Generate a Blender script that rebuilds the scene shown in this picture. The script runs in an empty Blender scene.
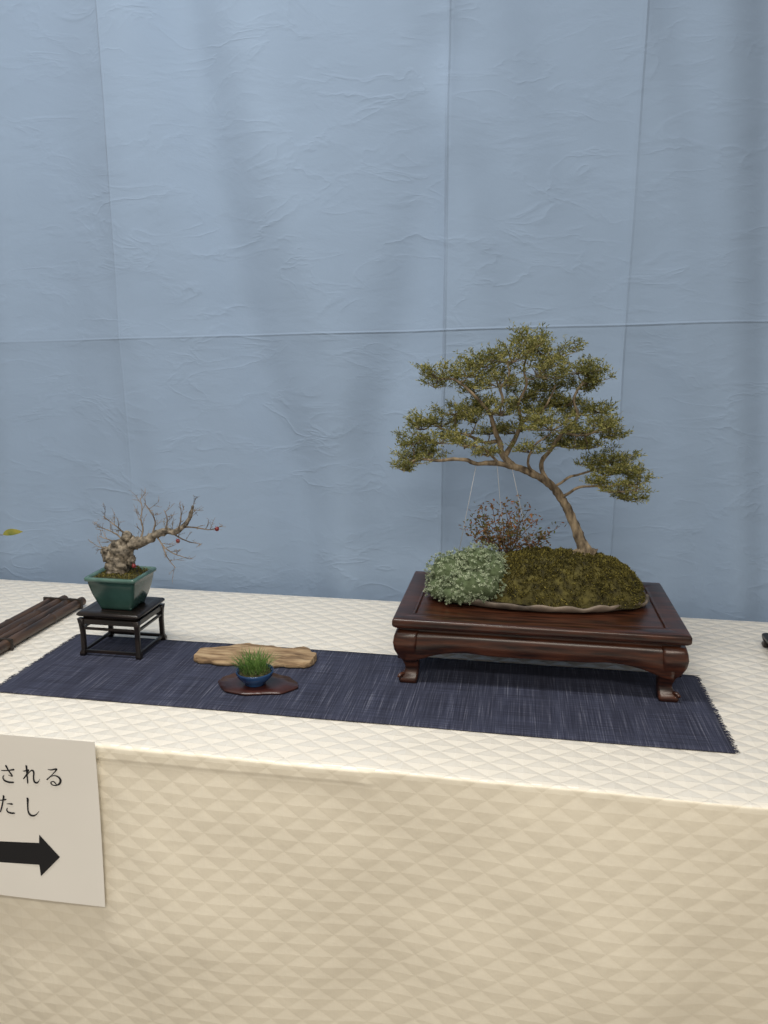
import bpy, math, random
from mathutils import Vector, Matrix, noise
random.seed(11)
R=math.radians
FP=769.0; PITCH=R(12); YAW=R(9.9); TZ=0.73; CZ=1.35
col=bpy.context.scene.collection
cp,sp,cy,sy=math.cos(PITCH),math.sin(PITCH),math.cos(YAW),math.sin(YAW)
def ray(u,v):
    a=(u-384)/FP; b=(512-v)/FP
    f=b*sp+cp; z=b*cp-sp
    return Vector((a*cy-f*sy, f*cy+a*sy, z))
def atY(u,v,Y):
    d=ray(u,v); t=Y/d.y
    return Vector((d.x*t,Y,CZ+d.z*t))
# ---------------------------------------------------------------- builders
class MB:
    def __init__(s): s.v=[]; s.f=[]
    def box(s,x0,x1,y0,y1,z0,z1):
        i=len(s.v)
        s.v+= [(x0,y0,z0),(x1,y0,z0),(x1,y1,z0),(x0,y1,z0),(x0,y0,z1),(x1,y0,z1),(x1,y1,z1),(x0,y1,z1)]
        s.f+= [tuple(i+k for k in q) for q in ((0,3,2,1),(4,5,6,7),(0,1,5,4),(1,2,6,5),(2,3,7,6),(3,0,4,7))]
    def loft(s,rings,cap0=True,cap1=True):
        i=len(s.v); n=len(rings[0])
        for r in rings: s.v+= [tuple(p) for p in r]
        for k in range(len(rings)-1):
            for j in range(n):
                a=i+k*n+j; b=i+k*n+(j+1)%n
                s.f.append((a,b,b+n,a+n))
        if cap0: s.f.append(tuple(i+j for j in reversed(range(n))))
        if cap1: s.f.append(tuple(i+(len(rings)-1)*n+j for j in range(n)))
    def tube(s,pts,rad,n=7,wob=0.0):
        pts=[Vector(p) for p in pts]
        if len(pts)<2: return
        rings=[]; prev=None
        for k,p in enumerate(pts):
            t=(pts[min(k+1,len(pts)-1)]-pts[max(k-1,0)])
            if t.length<1e-9: t=Vector((0,0,1))
            t.normalize()
            if prev is None:
                ref=Vector((0,0,1)) if abs(t.z)<.9 else Vector((1,0,0))
                prev=t.cross(ref).normalized()
            else:
                prev=(prev-t*prev.dot(t)).normalized()
            b=t.cross(prev)
            r=rad[k] if hasattr(rad,'__len__') else rad
            ring=[]
            for j in range(n):
                a=2*math.pi*j/n
                rr=r*(1+(wob*noise.noise(p*60+Vector((math.cos(a),math.sin(a),k*.5))) if wob else 0))
                ring.append(p+(prev*math.cos(a)+b*math.sin(a))*rr)
            rings.append(ring)
        s.loft(rings)
    def leaf(s,p,d,L,W,up=None):
        d=d.normalized()
        if up is None: up=Vector((random.gauss(0,1),random.gauss(0,1),random.gauss(0,1)))
        sd=d.cross(up)
        if sd.length<1e-6: sd=Vector((1,0,0))
        sd.normalize(); nn=sd.cross(d)
        i=len(s.v); m=p+d*L*.5-nn*W*.25
        s.v+= [tuple(p),tuple(m+sd*W*.5),tuple(p+d*L),tuple(m-sd*W*.5)]
        s.f.append((i,i+1,i+2,i+3))
    def build(s,name,mat,parent=None,smooth=True,bevel=0,org=None):
        o3=Vector((0,0,0)) if org is None else Vector(org)
        me=bpy.data.meshes.new(name)
        me.from_pydata([(v[0]-o3.x,v[1]-o3.y,v[2]-o3.z) for v in s.v],[],s.f)
        me.update()
        if smooth: me.polygons.foreach_set('use_smooth',[True]*len(me.polygons))
        me.materials.append(mat)
        o=bpy.data.objects.new(name,me); col.objects.link(o)
        if parent: o.parent=parent
        elif org is not None: o.location=o3
        if bevel:
            b=o.modifiers.new('bevel','BEVEL'); b.width=bevel; b.segments=2; b.limit_method='ANGLE'; b.angle_limit=R(40)
        return o
def catmull(pts,k=4):
    out=[]; n=len(pts)
    P=[Vector(p) for p in pts]
    for i in range(n-1):
        p0,p1,p2,p3=P[max(i-1,0)],P[i],P[i+1],P[min(i+2,n-1)]
        for j in range(k):
            t=j/k
            out.append(.5*((2*p1)+(p2-p0)*t+(2*p0-5*p1+4*p2-p3)*t*t+(-p0+3*p1-3*p2+p3)*t**3))
    out.append(P[-1]); return out
def lerpr(r0,r1,n,pw=1.0): return [r0+(r1-r0)*(i/(n-1))**pw for i in range(n)]
def thing(name,label,cat,loc,group=None):
    o=bpy.data.objects.new(name,None); col.objects.link(o); o.location=loc; o.empty_display_size=.05
    o['label']=label; o['category']=cat
    if group: o['group']=group
    return o
def rrect(cx,cy_,hx,hy,z,r,n=4):
    out=[]
    for qx,qy,a0 in ((1,1,0),(-1,1,90),(-1,-1,180),(1,-1,270)):
        for k in range(n+1):
            a=R(a0+90*k/n)
            out.append(Vector((cx+qx*(hx-r)+r*math.cos(a),cy_+qy*(hy-r)+r*math.sin(a),z)))
    return out
# ---------------------------------------------------------------- materials
def mat(name,rough=.6,color=(.5,.5,.5),**kw):
    m=bpy.data.materials.new(name); m.use_nodes=True
    b=m.node_tree.nodes['Principled BSDF']
    b.inputs['Base Color'].default_value=(*color,1); b.inputs['Roughness'].default_value=rough
    for k,v in kw.items(): b.inputs[k].default_value=v
    return m,m.node_tree.nodes,m.node_tree.links,b
def noisemat(name,c1,c2,scale=30,rough=.6,stretch=(1,1,1),bump=.3,bdist=.002,c3=None,detail=6,island=False,p0=.35,p1=.65,**kw):
    m,N,L,b=mat(name,rough,**{k:v for k,v in kw.items()})
    tc=N.new('ShaderNodeTexCoord'); mp=N.new('ShaderNodeMapping'); mp.inputs['Scale'].default_value=stretch
    nz=N.new('ShaderNodeTexNoise'); nz.inputs['Scale'].default_value=scale; nz.inputs['Detail'].default_value=detail
    L.new(tc.outputs['Object'],mp.inputs['Vector']); L.new(mp.outputs['Vector'],nz.inputs['Vector'])
    cr=N.new('ShaderNodeValToRGB'); e=cr.color_ramp.elements
    e[0].position=p0; e[0].color=(*c1,1); e[1].position=p1; e[1].color=(*c2,1)
    if c3: x=e.new((p0+p1)/2); x.color=(*c3,1)
    if island:
        g=N.new('ShaderNodeNewGeometry'); mx=N.new('ShaderNodeMath'); mx.operation='MULTIPLY_ADD'
        mx.inputs[1].default_value=.55
        sc=N.new('ShaderNodeMath'); sc.operation='MULTIPLY'; sc.inputs[1].default_value=.45
        L.new(nz.outputs['Fac'],sc.inputs[0]); L.new(g.outputs['Random Per Island'],mx.inputs[0]); L.new(sc.outputs[0],mx.inputs[2])
        L.new(mx.outputs[0],cr.inputs['Fac'])
    else: L.new(nz.outputs['Fac'],cr.inputs['Fac'])
    L.new(cr.outputs['Color'],b.inputs['Base Color'])
    if bump:
        bp=N.new('ShaderNodeBump'); bp.inputs['Strength'].default_value=bump; bp.inputs['Distance'].default_value=bdist
        L.new(nz.outputs['Fac'],bp.inputs['Height']); L.new(bp.outputs['Normal'],b.inputs['Normal'])
    return m
def leafy(m,w=.35):
    # thin leaves let some light through
    N=m.node_tree.nodes; L=m.node_tree.links; b=N['Principled BSDF']; out=N['Material Output']
    tr=N.new('ShaderNodeBsdfTranslucent'); mx=N.new('ShaderNodeMixShader'); mx.inputs[0].default_value=w
    src=b.inputs['Base Color'].links[0].from_socket
    L.new(src,tr.inputs['Color']); L.new(b.outputs[0],mx.inputs[1]); L.new(tr.outputs[0],mx.inputs[2]); L.new(mx.outputs[0],out.inputs['Surface'])
    return m
rosewood=noisemat('rosewood',(.013,.0045,.0028),(.070,.022,.010),scale=14,rough=.30,stretch=(1,9,9),bump=.08,bdist=.001)
blackwood=noisemat('black_lacquered_wood',(.005,.004,.004),(.018,.012,.010),scale=20,rough=.32,stretch=(1,6,6),bump=.05)
bark=noisemat('bark',(.06,.043,.027),(.29,.225,.145),scale=90,rough=.95,stretch=(1,1,.4),bump=.8,bdist=.004)
greybark=noisemat('grey_bark',(.045,.038,.029),(.30,.255,.195),scale=90,rough=.95,bump=1,bdist=.005)
tantwig=noisemat('tan_twig',(.10,.08,.06),(.30,.24,.18),scale=60,rough=.8,bump=0)
redtwig=noisemat('twig',(.07,.04,.03),(.16,.10,.07),scale=60,rough=.8,bump=0)
leafm=leafy(noisemat('olive_leaf',(.075,.085,.018),(.56,.50,.19),c3=(.225,.225,.058),scale=10,rough=.5,bump=0,island=True,p0=.2,p1=.88),.42)
mossm=leafy(noisemat('moss',(.036,.034,.007),(.36,.30,.065),c3=(.115,.10,.021),scale=30,rough=.95,bump=0,island=True,p0=.2,p1=.85),.25)
mossb=noisemat('moss_base',(.03,.026,.008),(.11,.095,.024),scale=60,rough=1,bump=1,bdist=.006)
lichm=leafy(noisemat('grey_green_sedum',(.19,.25,.15),(.70,.76,.56),c3=(.40,.47,.31),scale=30,rough=.7,bump=0,island=True,p0=.2,p1=.8),.25)
lichb=noisemat('sedum_base',(.05,.07,.03),(.12,.16,.08),scale=80,rough=1,bump=1)
shrubm=leafy(noisemat('reddish_leaf',(.12,.15,.045),(.34,.13,.05),c3=(.19,.12,.045),scale=20,rough=.6,bump=0,island=True,p0=.2,p1=.8))
grassm=leafy(noisemat('grass_blade',(.05,.12,.02),(.24,.38,.10),scale=20,rough=.5,bump=0,island=True,p0=.2,p1=.8))
slabm=noisemat('stoneware_slab',(.075,.06,.048),(.25,.20,.155),scale=25,rough=.75,bump=.6,bdist=.003)
greenglaze=noisemat('green_glaze',(.012,.042,.036),(.038,.092,.078),scale=12,rough=.20,bump=.05,bdist=.001)
rimglaze=noisemat('pale_green_glaze',(.055,.12,.10),(.11,.19,.165),scale=22,rough=.22,bump=.05,bdist=.001)
blueglaze=noisemat('blue_glaze',(.006,.02,.07),(.03,.09,.22),scale=25,rough=.15,bump=.03,bdist=.001)
lacq=noisemat('red_brown_lacquer',(.016,.005,.005),(.058,.018,.014),scale=14,rough=.28,bump=.15,bdist=.001)
soilm=noisemat('soil_moss',(.015,.013,.006),(.09,.085,.03),scale=120,rough=1,bump=1,bdist=.004)
driftm=noisemat('driftwood',(.10,.058,.03),(.46,.335,.20),c3=(.30,.20,.11),scale=12,rough=.85,stretch=(1.3,9,9),bump=.8,bdist=.004,p0=.30,p1=.66)
bamboom=noisemat('dark_bamboo',(.02,.012,.008),(.09,.05,.03),scale=12,rough=.4,stretch=(8,1,8),bump=.2)
berrym,_,_,_=mat('red_berry',.35,(.16,.012,.012))
wirem,_,_,_=mat('guy_wire',.4,(.42,.42,.42)); 
inkm,_,_,_=mat('black_ink',.6,(.006,.006,.008))
tapem,_,_,_=mat('cord',.8,(.02,.015,.012))
paperm=noisemat('paper',(.80,.77,.71),(.84,.81,.75),scale=4,rough=.8,bump=.1,bdist=.002)
floorm=noisemat('floor',(.20,.18,.15),(.28,.25,.21),scale=3,rough=.6,bump=.05)
wallm=noisemat('wall',(.55,.53,.48),(.6,.58,.53),scale=6,rough=.9,bump=.1)
potbrown=noisemat('brown_clay',(.05,.03,.02),(.11,.07,.05),scale=20,rough=.6,bump=.2)
CY=1.875
xc=[atY(106,100,CY).x, atY(447,200,CY).x, atY(636,150,CY).x]
hA=atY(0,342,CY); hB=atY(768,322,CY); hs=(hB.z-hA.z)/(hB.x-hA.x)
def mathf(N,L):
    def M(op,a,b_=None,c=None,clamp=False):
        n=N.new('ShaderNodeMath'); n.operation=op; n.use_clamp=clamp
        for k,x in enumerate((a,b_,c)):
            if x is None: continue
            if isinstance(x,(int,float)): n.inputs[k].default_value=x
            else: L.new(x,n.inputs[k])
        return n.outputs[0]
    return M
def curtainmat():
    m,N,L,b=mat('blue_curtain_cloth',.9,(.33,.44,.62))
    b.inputs['Sheen Weight'].default_value=.1
    M=mathf(N,L)
    tc=N.new('ShaderNodeTexCoord')
    def nz(sc,st,det=4,dist=.6):
        mp=N.new('ShaderNodeMapping'); mp.inputs['Scale'].default_value=st; L.new(tc.outputs['Object'],mp.inputs['Vector'])
        n=N.new('ShaderNodeTexNoise'); n.inputs['Scale'].default_value=sc; n.inputs['Detail'].default_value=det; n.inputs['Distortion'].default_value=dist
        L.new(mp.outputs['Vector'],n.inputs['Vector']); return n
    a=nz(5,(1,1,1.8),6,.4); c=nz(2,(1,1,.5),2); wb=nz(1.5,(1,1,1),1,0)
    cr=N.new('ShaderNodeValToRGB'); e=cr.color_ramp.elements
    e[0].position=.3; e[0].color=(.238,.318,.440,1); e[1].position=.7; e[1].color=(.252,.336,.462,1)
    L.new(c.outputs['Fac'],cr.inputs['Fac']); L.new(cr.outputs['Color'],b.inputs['Base Color'])
    sx=N.new('ShaderNodeSeparateXYZ'); L.new(tc.outputs['Object'],sx.inputs[0])
    wob=M('MULTIPLY',M('SUBTRACT',wb.outputs['Fac'],.5),.012)
    X=M('ADD',sx.outputs['X'],wob); Z=M('ADD',sx.outputs['Z'],wob)
    def ridge(val,w): return M('SUBTRACT',1.0,M('DIVIDE',M('ABSOLUTE',val),w),clamp=True)
    fade=nz(2.5,(1,1,1),2,0)
    fz=M('MULTIPLY',M('SUBTRACT',fade.outputs['Fac'],.20),1.9,clamp=True)
    tot=None
    for x_,am in ((xc[0],.65),(xc[1],1.2),(xc[2],.65)):
        r=M('MULTIPLY',ridge(M('SUBTRACT',X,x_),.0045),am); tot=r if tot is None else M('ADD',tot,r)
    zz=M('SUBTRACT',Z,M('ADD',hA.z-hs*hA.x,M('MULTIPLY',sx.outputs['X'],hs)))
    tot=M('ADD',tot,M('MULTIPLY',ridge(zz,.004),.75))
    tot=M('MULTIPLY',tot,fz)
    rn=nz(6,(1,1,2.4),3,.7)
    rg=M('POWER',M('SUBTRACT',1.0,M('MULTIPLY',M('ABSOLUTE',M('SUBTRACT',rn.outputs['Fac'],.5)),10.0),clamp=True),2.0)
    rg=M('MULTIPLY',rg,M('MULTIPLY',M('SUBTRACT',a.outputs['Fac'],.40),3.4,clamp=True))
    bp=N.new('ShaderNodeBump'); bp.inputs['Strength'].default_value=.34; bp.inputs['Distance'].default_value=.013
    L.new(a.outputs['Fac'],bp.inputs['Height'])
    bp1=N.new('ShaderNodeBump'); bp1.inputs['Strength'].default_value=.75; bp1.inputs['Distance'].default_value=.0045
    L.new(tot,bp1.inputs['Height']); L.new(bp.outputs['Normal'],bp1.inputs['Normal'])
    bp3=N.new('ShaderNodeBump'); bp3.inputs['Strength'].default_value=.38; bp3.inputs['Distance'].default_value=.003
    L.new(rg,bp3.inputs['Height']); L.new(bp1.outputs['Normal'],bp3.inputs['Normal'])
    L.new(bp3.outputs['Normal'],b.inputs['Normal'])
    return m
curtm=curtainmat()
def clothmat(name,A,B,strength,dist,rough,wr,lw):
    m,N,L,b=mat(name,rough,A[:3])
    b.inputs['Sheen Weight'].default_value=.15
    M=mathf(N,L)
    uv=N.new('ShaderNodeUVMap'); uv.uv_map='UVMap'
    sx=N.new('ShaderNodeSeparateXYZ'); L.new(uv.outputs['UV'],sx.inputs[0])
    p=M('DIVIDE',sx.outputs['X'],.052); q=M('DIVIDE',sx.outputs['Y'],.040)
    a=M('ADD',p,q); bb=M('SUBTRACT',p,q)
    ta=M('PINGPONG',a,.5); tb=M('PINGPONG',bb,.5)
    h=M('MINIMUM',ta,tb)
    fa=M('FRACT',a); fb=M('FRACT',bb)
    tri=M('GREATER_THAN',fa,fb)
    hh=M('ADD',h,M('MULTIPLY',M('MULTIPLY',fa,tri),.22))
    bp=N.new('ShaderNodeBump'); bp.inputs['Strength'].default_value=strength; bp.inputs['Distance'].default_value=dist
    L.new(hh,bp.inputs['Height'])
    tc=N.new('ShaderNodeTexCoord'); n2=N.new('ShaderNodeTexNoise'); n2.inputs['Scale'].default_value=9; n2.inputs['Detail'].default_value=5
    L.new(tc.outputs['Object'],n2.inputs['Vector'])
    bp2=N.new('ShaderNodeBump'); bp2.inputs['Strength'].default_value=wr; bp2.inputs['Distance'].default_value=.012
    L.new(n2.outputs['Fac'],bp2.inputs['Height']); L.new(bp.outputs['Normal'],bp2.inputs['Normal']); L.new(bp2.outputs['Normal'],b.inputs['Normal'])
    mx=N.new('ShaderNodeMix'); mx.data_type='RGBA'
    mx.inputs['A'].default_value=(*A,1); mx.inputs['B'].default_value=(*B,1)
    ln=M('MULTIPLY',M('SUBTRACT',1.0,M('MULTIPLY',h,6.0),clamp=True),lw)
    fac=M('MAXIMUM',M('MULTIPLY',tri,.55),ln,clamp=True)  # facets alternate in tone: satin sheen painted into the base colour
    L.new(fac,mx.inputs['Factor']); L.new(mx.outputs['Result'],b.inputs['Base Color'])
    return m
clothtop=clothmat('cream_damask_top',(.84,.80,.72),(.76,.715,.63),1.0,.0055,.32,.3,.7)
clothfront=clothmat('cream_damask_drop_warm_lit',(.84,.775,.64),(.80,.73,.59),.34,.005,.34,.42,.55)  # same cloth as the top, warm bounce light painted in as yellower cream
def runnermat():
    m,N,L,b=mat('indigo_weave',.9,(.02,.02,.05))
    tc=N.new('ShaderNodeTexCoord')
    def nz(sc,st,det=3):
        mp=N.new('ShaderNodeMapping'); mp.inputs['Scale'].default_value=st; L.new(tc.outputs['Object'],mp.inputs['Vector'])
        n=N.new('ShaderNodeTexNoise'); n.inputs['Scale'].default_value=sc; n.inputs['Detail'].default_value=det
        L.new(mp.outputs['Vector'],n.inputs['Vector']); return n
    a=nz(1,(460,9,1)); c=nz(1,(8,420,1)); d=nz(1,(30,1.5,1))
    r1=N.new('ShaderNodeValToRGB'); e=r1.color_ramp.elements; e[0].position=.36; e[0].color=(.014,.017,.038,1); e[1].position=.84; e[1].color=(.16,.165,.21,1)
    x=e.new(.57); x.color=(.034,.039,.070,1)
    L.new(a.outputs['Fac'],r1.inputs['Fac'])
    r2=N.new('ShaderNodeValToRGB'); e=r2.color_ramp.elements; e[0].position=.3; e[0].color=(.5,.5,.56,1); e[1].position=.72; e[1].color=(1.6,1.6,1.5,1)
    L.new(c.outputs['Fac'],r2.inputs['Fac'])
    r3=N.new('ShaderNodeValToRGB'); e=r3.color_ramp.elements; e[0].position=.35; e[0].color=(.8,.8,.85,1); e[1].position=.65; e[1].color=(1.2,1.2,1.2,1)
    L.new(d.outputs['Fac'],r3.inputs['Fac'])
    def mul(p,q):
        mx=N.new('ShaderNodeMix'); mx.data_type='RGBA'; mx.blend_type='MULTIPLY'; mx.inputs['Factor'].default_value=1
        L.new(p,mx.inputs['A']); L.new(q,mx.inputs['B']); return mx.outputs['Result']
    L.new(mul(mul(r1.outputs['Color'],r2.outputs['Color']),r3.outputs['Color']),b.inputs['Base Color'])
    bp=N.new('ShaderNodeBump'); bp.inputs['Strength'].default_value=.4; bp.inputs['Distance'].default_value=.001
    L.new(a.outputs['Fac'],bp.inputs['Height']); L.new(bp.outputs['Normal'],b.inputs['Normal'])
    return m
runm=runnermat()
# ---------------------------------------------------------------- setting
def struct(name,mb,m):
    o=mb.build(name,m,smooth=False); o['kind']='structure'; return o
f=MB(); f.box(-3.5,3.0,-2.5,2.2,-.05,0); struct('floor',f,floorm)
w=MB(); w.box(-3.5,3.0,2.1,2.2,0,3.0); struct('wall_back',w,wallm)
# curtain ---------------------------------------------------------
folds=[]
def fold(pts,w,a):
    q=[atY(u,v,CY) for u,v in pts]; q=catmull([Vector((p.x,p.z,0)) for p in q],4)
    folds.append(([ (p.x,p.y) for p in q],w,a*.95))
fold([(150,-150),(190,60),(215,200),(255,360),(300,520),(320,800)],.080,-.034)
fold([(230,-150),(270,120),(330,330),(350,480),(360,800)],.090,.028)
fold([(447,60),(430,200),(400,350),(370,500),(400,800)],.075,-.022)
fold([(450,120),(470,260),(500,450),(520,620),(520,800)],.065,.020)
fold([(520,-150),(560,120),(620,330),(680,480),(700,800)],.080,-.020)
fold([(40,-150),(60,200),(70,560),(70,800)],.090,-.022)
fold([(120,-100),(140,330),(190,600),(190,800)],.07,.018)
fold([(720,-150),(725,200),(735,600),(735,800)],.055,.018)
fold([(775,-150),(770,300),(762,800)],.040,-.014)
fold([(0,-150),(5,300),(20,800)],.05,.014)
fold([(350,-150),(400,20),(447,130)],.07,.014)
fold([(600,-150),(660,100),(690,350),(660,800)],.05,.012)
def fd(x,z):
    d=0
    for pts,w,a in folds:
        if z>pts[0][1]: px_,fadez=pts[0][0],math.exp(-((z-pts[0][1])/.12)**2)
        elif z<pts[-1][1]: px_,fadez=pts[-1][0],math.exp(-((z-pts[-1][1])/.12)**2)
        else:
            fadez=1; px_=pts[-1][0]
            for i in range(len(pts)-1):
                if pts[i+1][1]<=z<=pts[i][1]:
                    t=(pts[i][1]-z)/max(1e-6,pts[i][1]-pts[i+1][1]); px_=pts[i][0]+(pts[i+1][0]-pts[i][0])*t; break
        d+=a*fadez*math.exp(-((x-px_)/w)**2)
    return d
nx,nzv=520,260; X0,X1,Z0,Z1=-2.3,1.7,.02,2.6
mb=MB()
for j in range(nzv+1):
    z=Z0+(Z1-Z0)*j/nzv
    for i in range(nx+1):
        x=X0+(X1-X0)*i/nx
        d=fd(x,z)
        for k,xx in enumerate(xc):
            s_=(x-xx); amp=(.008,.015,.008)[k]
            d+= amp*math.exp(-abs(s_)/.035)
        zz=z-(hA.z+hs*(x-hA.x))
        d+= .0040*math.exp(-abs(zz)/.03)
        d+= .006*noise.noise(Vector((x*3,z*1.0,0)))+.0026*noise.noise(Vector((x*9+z*3,z*6,5)))
        mb.v.append((x,CY-d,z))
for j in range(nzv):
    for i in range(nx):
        a=j*(nx+1)+i; mb.f.append((a,a+1,a+nx+2,a+nx+1))
cu=mb.build('backdrop_curtain',curtm); cu['label']='creased blue-grey cloth backdrop hanging behind the display table'; cu['category']='curtain'
# tablecloth -------------------------------------------------------
YF,YB=1.031,1.828
prof=[]; s=0; last=None
def addp(y,z):
    global s,last
    if last: s+=math.hypot(y-last[0],z-last[1])
    prof.append((y,z,s)); last=(y,z)
for k in range(4): addp(YB,.05+(TZ-.06-.05)*k/4)
addp(YB,TZ-.012); addp(YB-.004,TZ-.003); addp(YB-.012,TZ)
for k in range(1,50): addp(YB-.012+(YF+.006-YB+.012)*k/50,TZ)
for k in range(0,7):
    a=R(15*k); addp(YF+.005-.005*math.sin(a),TZ-.005+.005*math.cos(a)); 
    if k==3: jsplit=len(prof)-1
for k in range(1,16): addp(YF,TZ-.005-.003*k)
for k in range(1,70): addp(YF,TZ-.050-(TZ-.050-.01)*k/69)
CX0,CX1,cn=-2.3,1.7,420
mb=MB(); uvs=[]
fx0=atY(60,745,YF).x; fx1=atY(368,772,YF).x
for (y,z,s_) in prof:
    for i in range(cn+1):
        x=CX0+(CX1-CX0)*i/cn; yy=y; zz=z
        if y<=YF+.0051 and z<TZ-.0003:
            dep=(TZ-z)
            wv=noise.noise(Vector((x*3.0,0,dep*.8)))*.035+noise.noise(Vector((x*8,4,dep*3)))*.008
            yy-= (wv+.012)*min(1,dep/.35)
            yy+= .0025*noise.noise(Vector((x*14,9,dep*9)))*min(1,dep/.05)
            if fx0<x<fx1 and dep<.024: yy-=.0018*min(1,dep/.004)
            yy-= .003*math.exp(-abs(x-fx1)/.010)*min(1,dep/.02)*math.exp(-dep/.25)
        elif TZ-z<.0005: zz+= .0022*noise.noise(Vector((x*6,y*6,2)))*(1 if y<1.1 else .3)
        if y<=YF+.008 and z>TZ-.02: zz+=.0018*noise.noise(Vector((x*5,7,1)))
        mb.v.append((x,yy,zz)); uvs.append((x,s_))
rows=len(prof)
for j in range(rows-1):
    for i in range(cn):
        a=j*(cn+1)+i; mb.f.append((a,a+cn+1,a+cn+2,a+1))
tcl=mb.build('tablecloth',clothtop); tcl['label']='cream damask tablecloth with quilted diamond pattern covering the display table'; tcl['category']='tablecloth'
me=tcl.data; me.materials.append(clothfront)
me.polygons.foreach_set('material_index',[1 if (k//cn)>=jsplit else 0 for k in range(len(me.polygons))])
ul=me.uv_layers.new(name='UVMap'); flat=[]
for lp in me.loops: flat+= uvs[lp.vertex_index]
ul.data.foreach_set('uv',flat)
# runner -------------------------------------------------------------
RX0,RX1,RY0,RY1=-.938,.352,1.174,1.468; RZ=TZ+.0035
org=Vector((-.29,1.31,TZ))
run=thing('table_runner','indigo woven table runner with pale streaks and frayed ends under the display stands','table runner',org)
mb=MB(); n1,n2=120,16
for top in (1,0):
    for j in range(n2+1):
        for i in range(n1+1):
            x=RX0+(RX1-RX0)*i/n1; y=RY0+(RY1-RY0)*j/n2
            y+=.003*noise.noise(Vector((x*3,j*.2,1)))
            z=(RZ+.0008*noise.noise(Vector((x*10,y*10,0)))) if top else TZ+.0012
            mb.v.append((x,y,z))
K=(n1+1)*(n2+1)
for j in range(n2):
    for i in range(n1):
        a=j*(n1+1)+i; mb.f.append((a,a+1,a+n1+2,a+n1+1)); mb.f.append((a+K,a+K+n1+1,a+K+n1+2,a+K+1))
for i in range(n1):
    a=i; mb.f.append((a,a+K,a+K+1,a+1)); a=n2*(n1+1)+i; mb.f.append((a,a+1,a+K+1,a+K))
for j in range(n2):
    a=j*(n1+1); mb.f.append((a,a+n1+1,a+K+n1+1,a+K)); a+=n1; mb.f.append((a,a+K,a+K+n1+1,a+n1+1))
mb.build('woven_cloth',runm,run,org=org)
for sx_,xe in ((-1,RX0),(1,RX1)):
    mb=MB()
    for k in range(130):
        y=RY0+(RY1-RY0)*(k+.5)/130+random.uniform(-.001,.001); L_=random.uniform(.004,.010)
        mb.tube([(xe-sx_*.002,y,RZ-.001),(xe+sx_*L_*.5,y+random.uniform(-.002,.002),TZ+.0028),(xe+sx_*L_,y+random.uniform(-.004,.004),TZ+.0022)],[.0007,.0006,.0004],4)
    mb.build('fringe',runm,run,org=org)
# ---------------------------------------------------------------- big rosewood stand
SX0,SX1,SY0,SY1=-.217,.310,1.326,1.648; ST=.133; cx=(SX0+SX1)/2; cyy=(SY0+SY1)/2
so=Vector((cx,cyy,RZ))
st=thing('bonsai_stand','large dark rosewood display stand with cabriole legs under the mossy bonsai','display stand',so)
hx,hy=(SX1-SX0)/2,(SY1-SY0)/2; zt=RZ+ST-.0035
mb=MB()
fr=.038
rings=[]
for (off,z) in ((-.012,zt-.020),(-.005,zt-.0185),(-.001,zt-.015),(0,zt-.012),(0,zt-.004),(-.0015,zt-.001),(-.004,zt),(-fr+.006,zt),(-fr+.004,zt-.0012),(-fr+.002,zt-.0002),(-fr,zt-.0002),(-fr-.0006,zt-.003),(-fr-.0006,zt-.016)):
    rings.append(rrect(cx,cyy,hx+off,hy+off,z,.003 if off>-.02 else .002,3))
mb.loft(rings,cap0=False,cap1=False)
mb.build('top_frame',rosewood,st,org=so)
mb=MB(); mb.loft([rrect(cx,cyy,hx-fr-.001,hy-fr-.001,zt-.016,.002,3),rrect(cx,cyy,hx-fr-.001,hy-fr-.001,zt-.003,.002,3),rrect(cx,cyy,hx-fr-.004,hy-fr-.004,zt-.0012,.002,3)])
mb.build('top_panel',rosewood,st,org=so,smooth=False)
mb=MB(); 
mb.loft([rrect(cx,cyy,hx-.014,hy-.014,zt-.030,.004,3),rrect(cx,cyy,hx-.014,hy-.014,zt-.0195,.004,3)])
mb.build('waist_moulding',rosewood,st,org=so)
za=zt-.026
def apron(p0,p1,out,n=48):
    mb=MB(); p0=Vector(p0); p1=Vector(p1); out=Vector(out)
    secs=[]
    for i in range(n+1):
        t=i/n; p=p0.lerp(p1,t)
        e=min(t,1-t)*(p1-p0).length
        drop=.038+.022*math.exp(-(e/.046)**2)-.003*math.exp(-((e-.11)/.03)**2)
        ring=[]
        for (o_,zf) in ((-.016,0),(-.004,0),(.002,.04),(.005,.20),(.0065,.5),(.0055,.80),(.004,.90),(.0045,.97),(.003,1.0),(-.008,1.0),(-.014,.8),(-.016,.3)):
            q=p+out*o_; ring.append(Vector((q.x,q.y,za-drop*zf)))
        secs.append(ring)
    mb.loft(secs); return mb
ix,iy=hx-.012,hy-.012
for a_,b_,o_ in (((cx-ix+.012,cyy-iy,0),(cx+ix-.012,cyy-iy,0),(0,-1,0)),((cx+ix-.012,cyy+iy,0),(cx-ix+.012,cyy+iy,0),(0,1,0)),((cx+ix,cyy-iy+.012,0),(cx+ix,cyy+iy-.012,0),(1,0,0)),((cx-ix,cyy+iy-.012,0),(cx-ix,cyy-iy+.012,0),(-1,0,0))):
    apron(a_,b_,o_).build('apron',rosewood,st,org=so)
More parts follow.
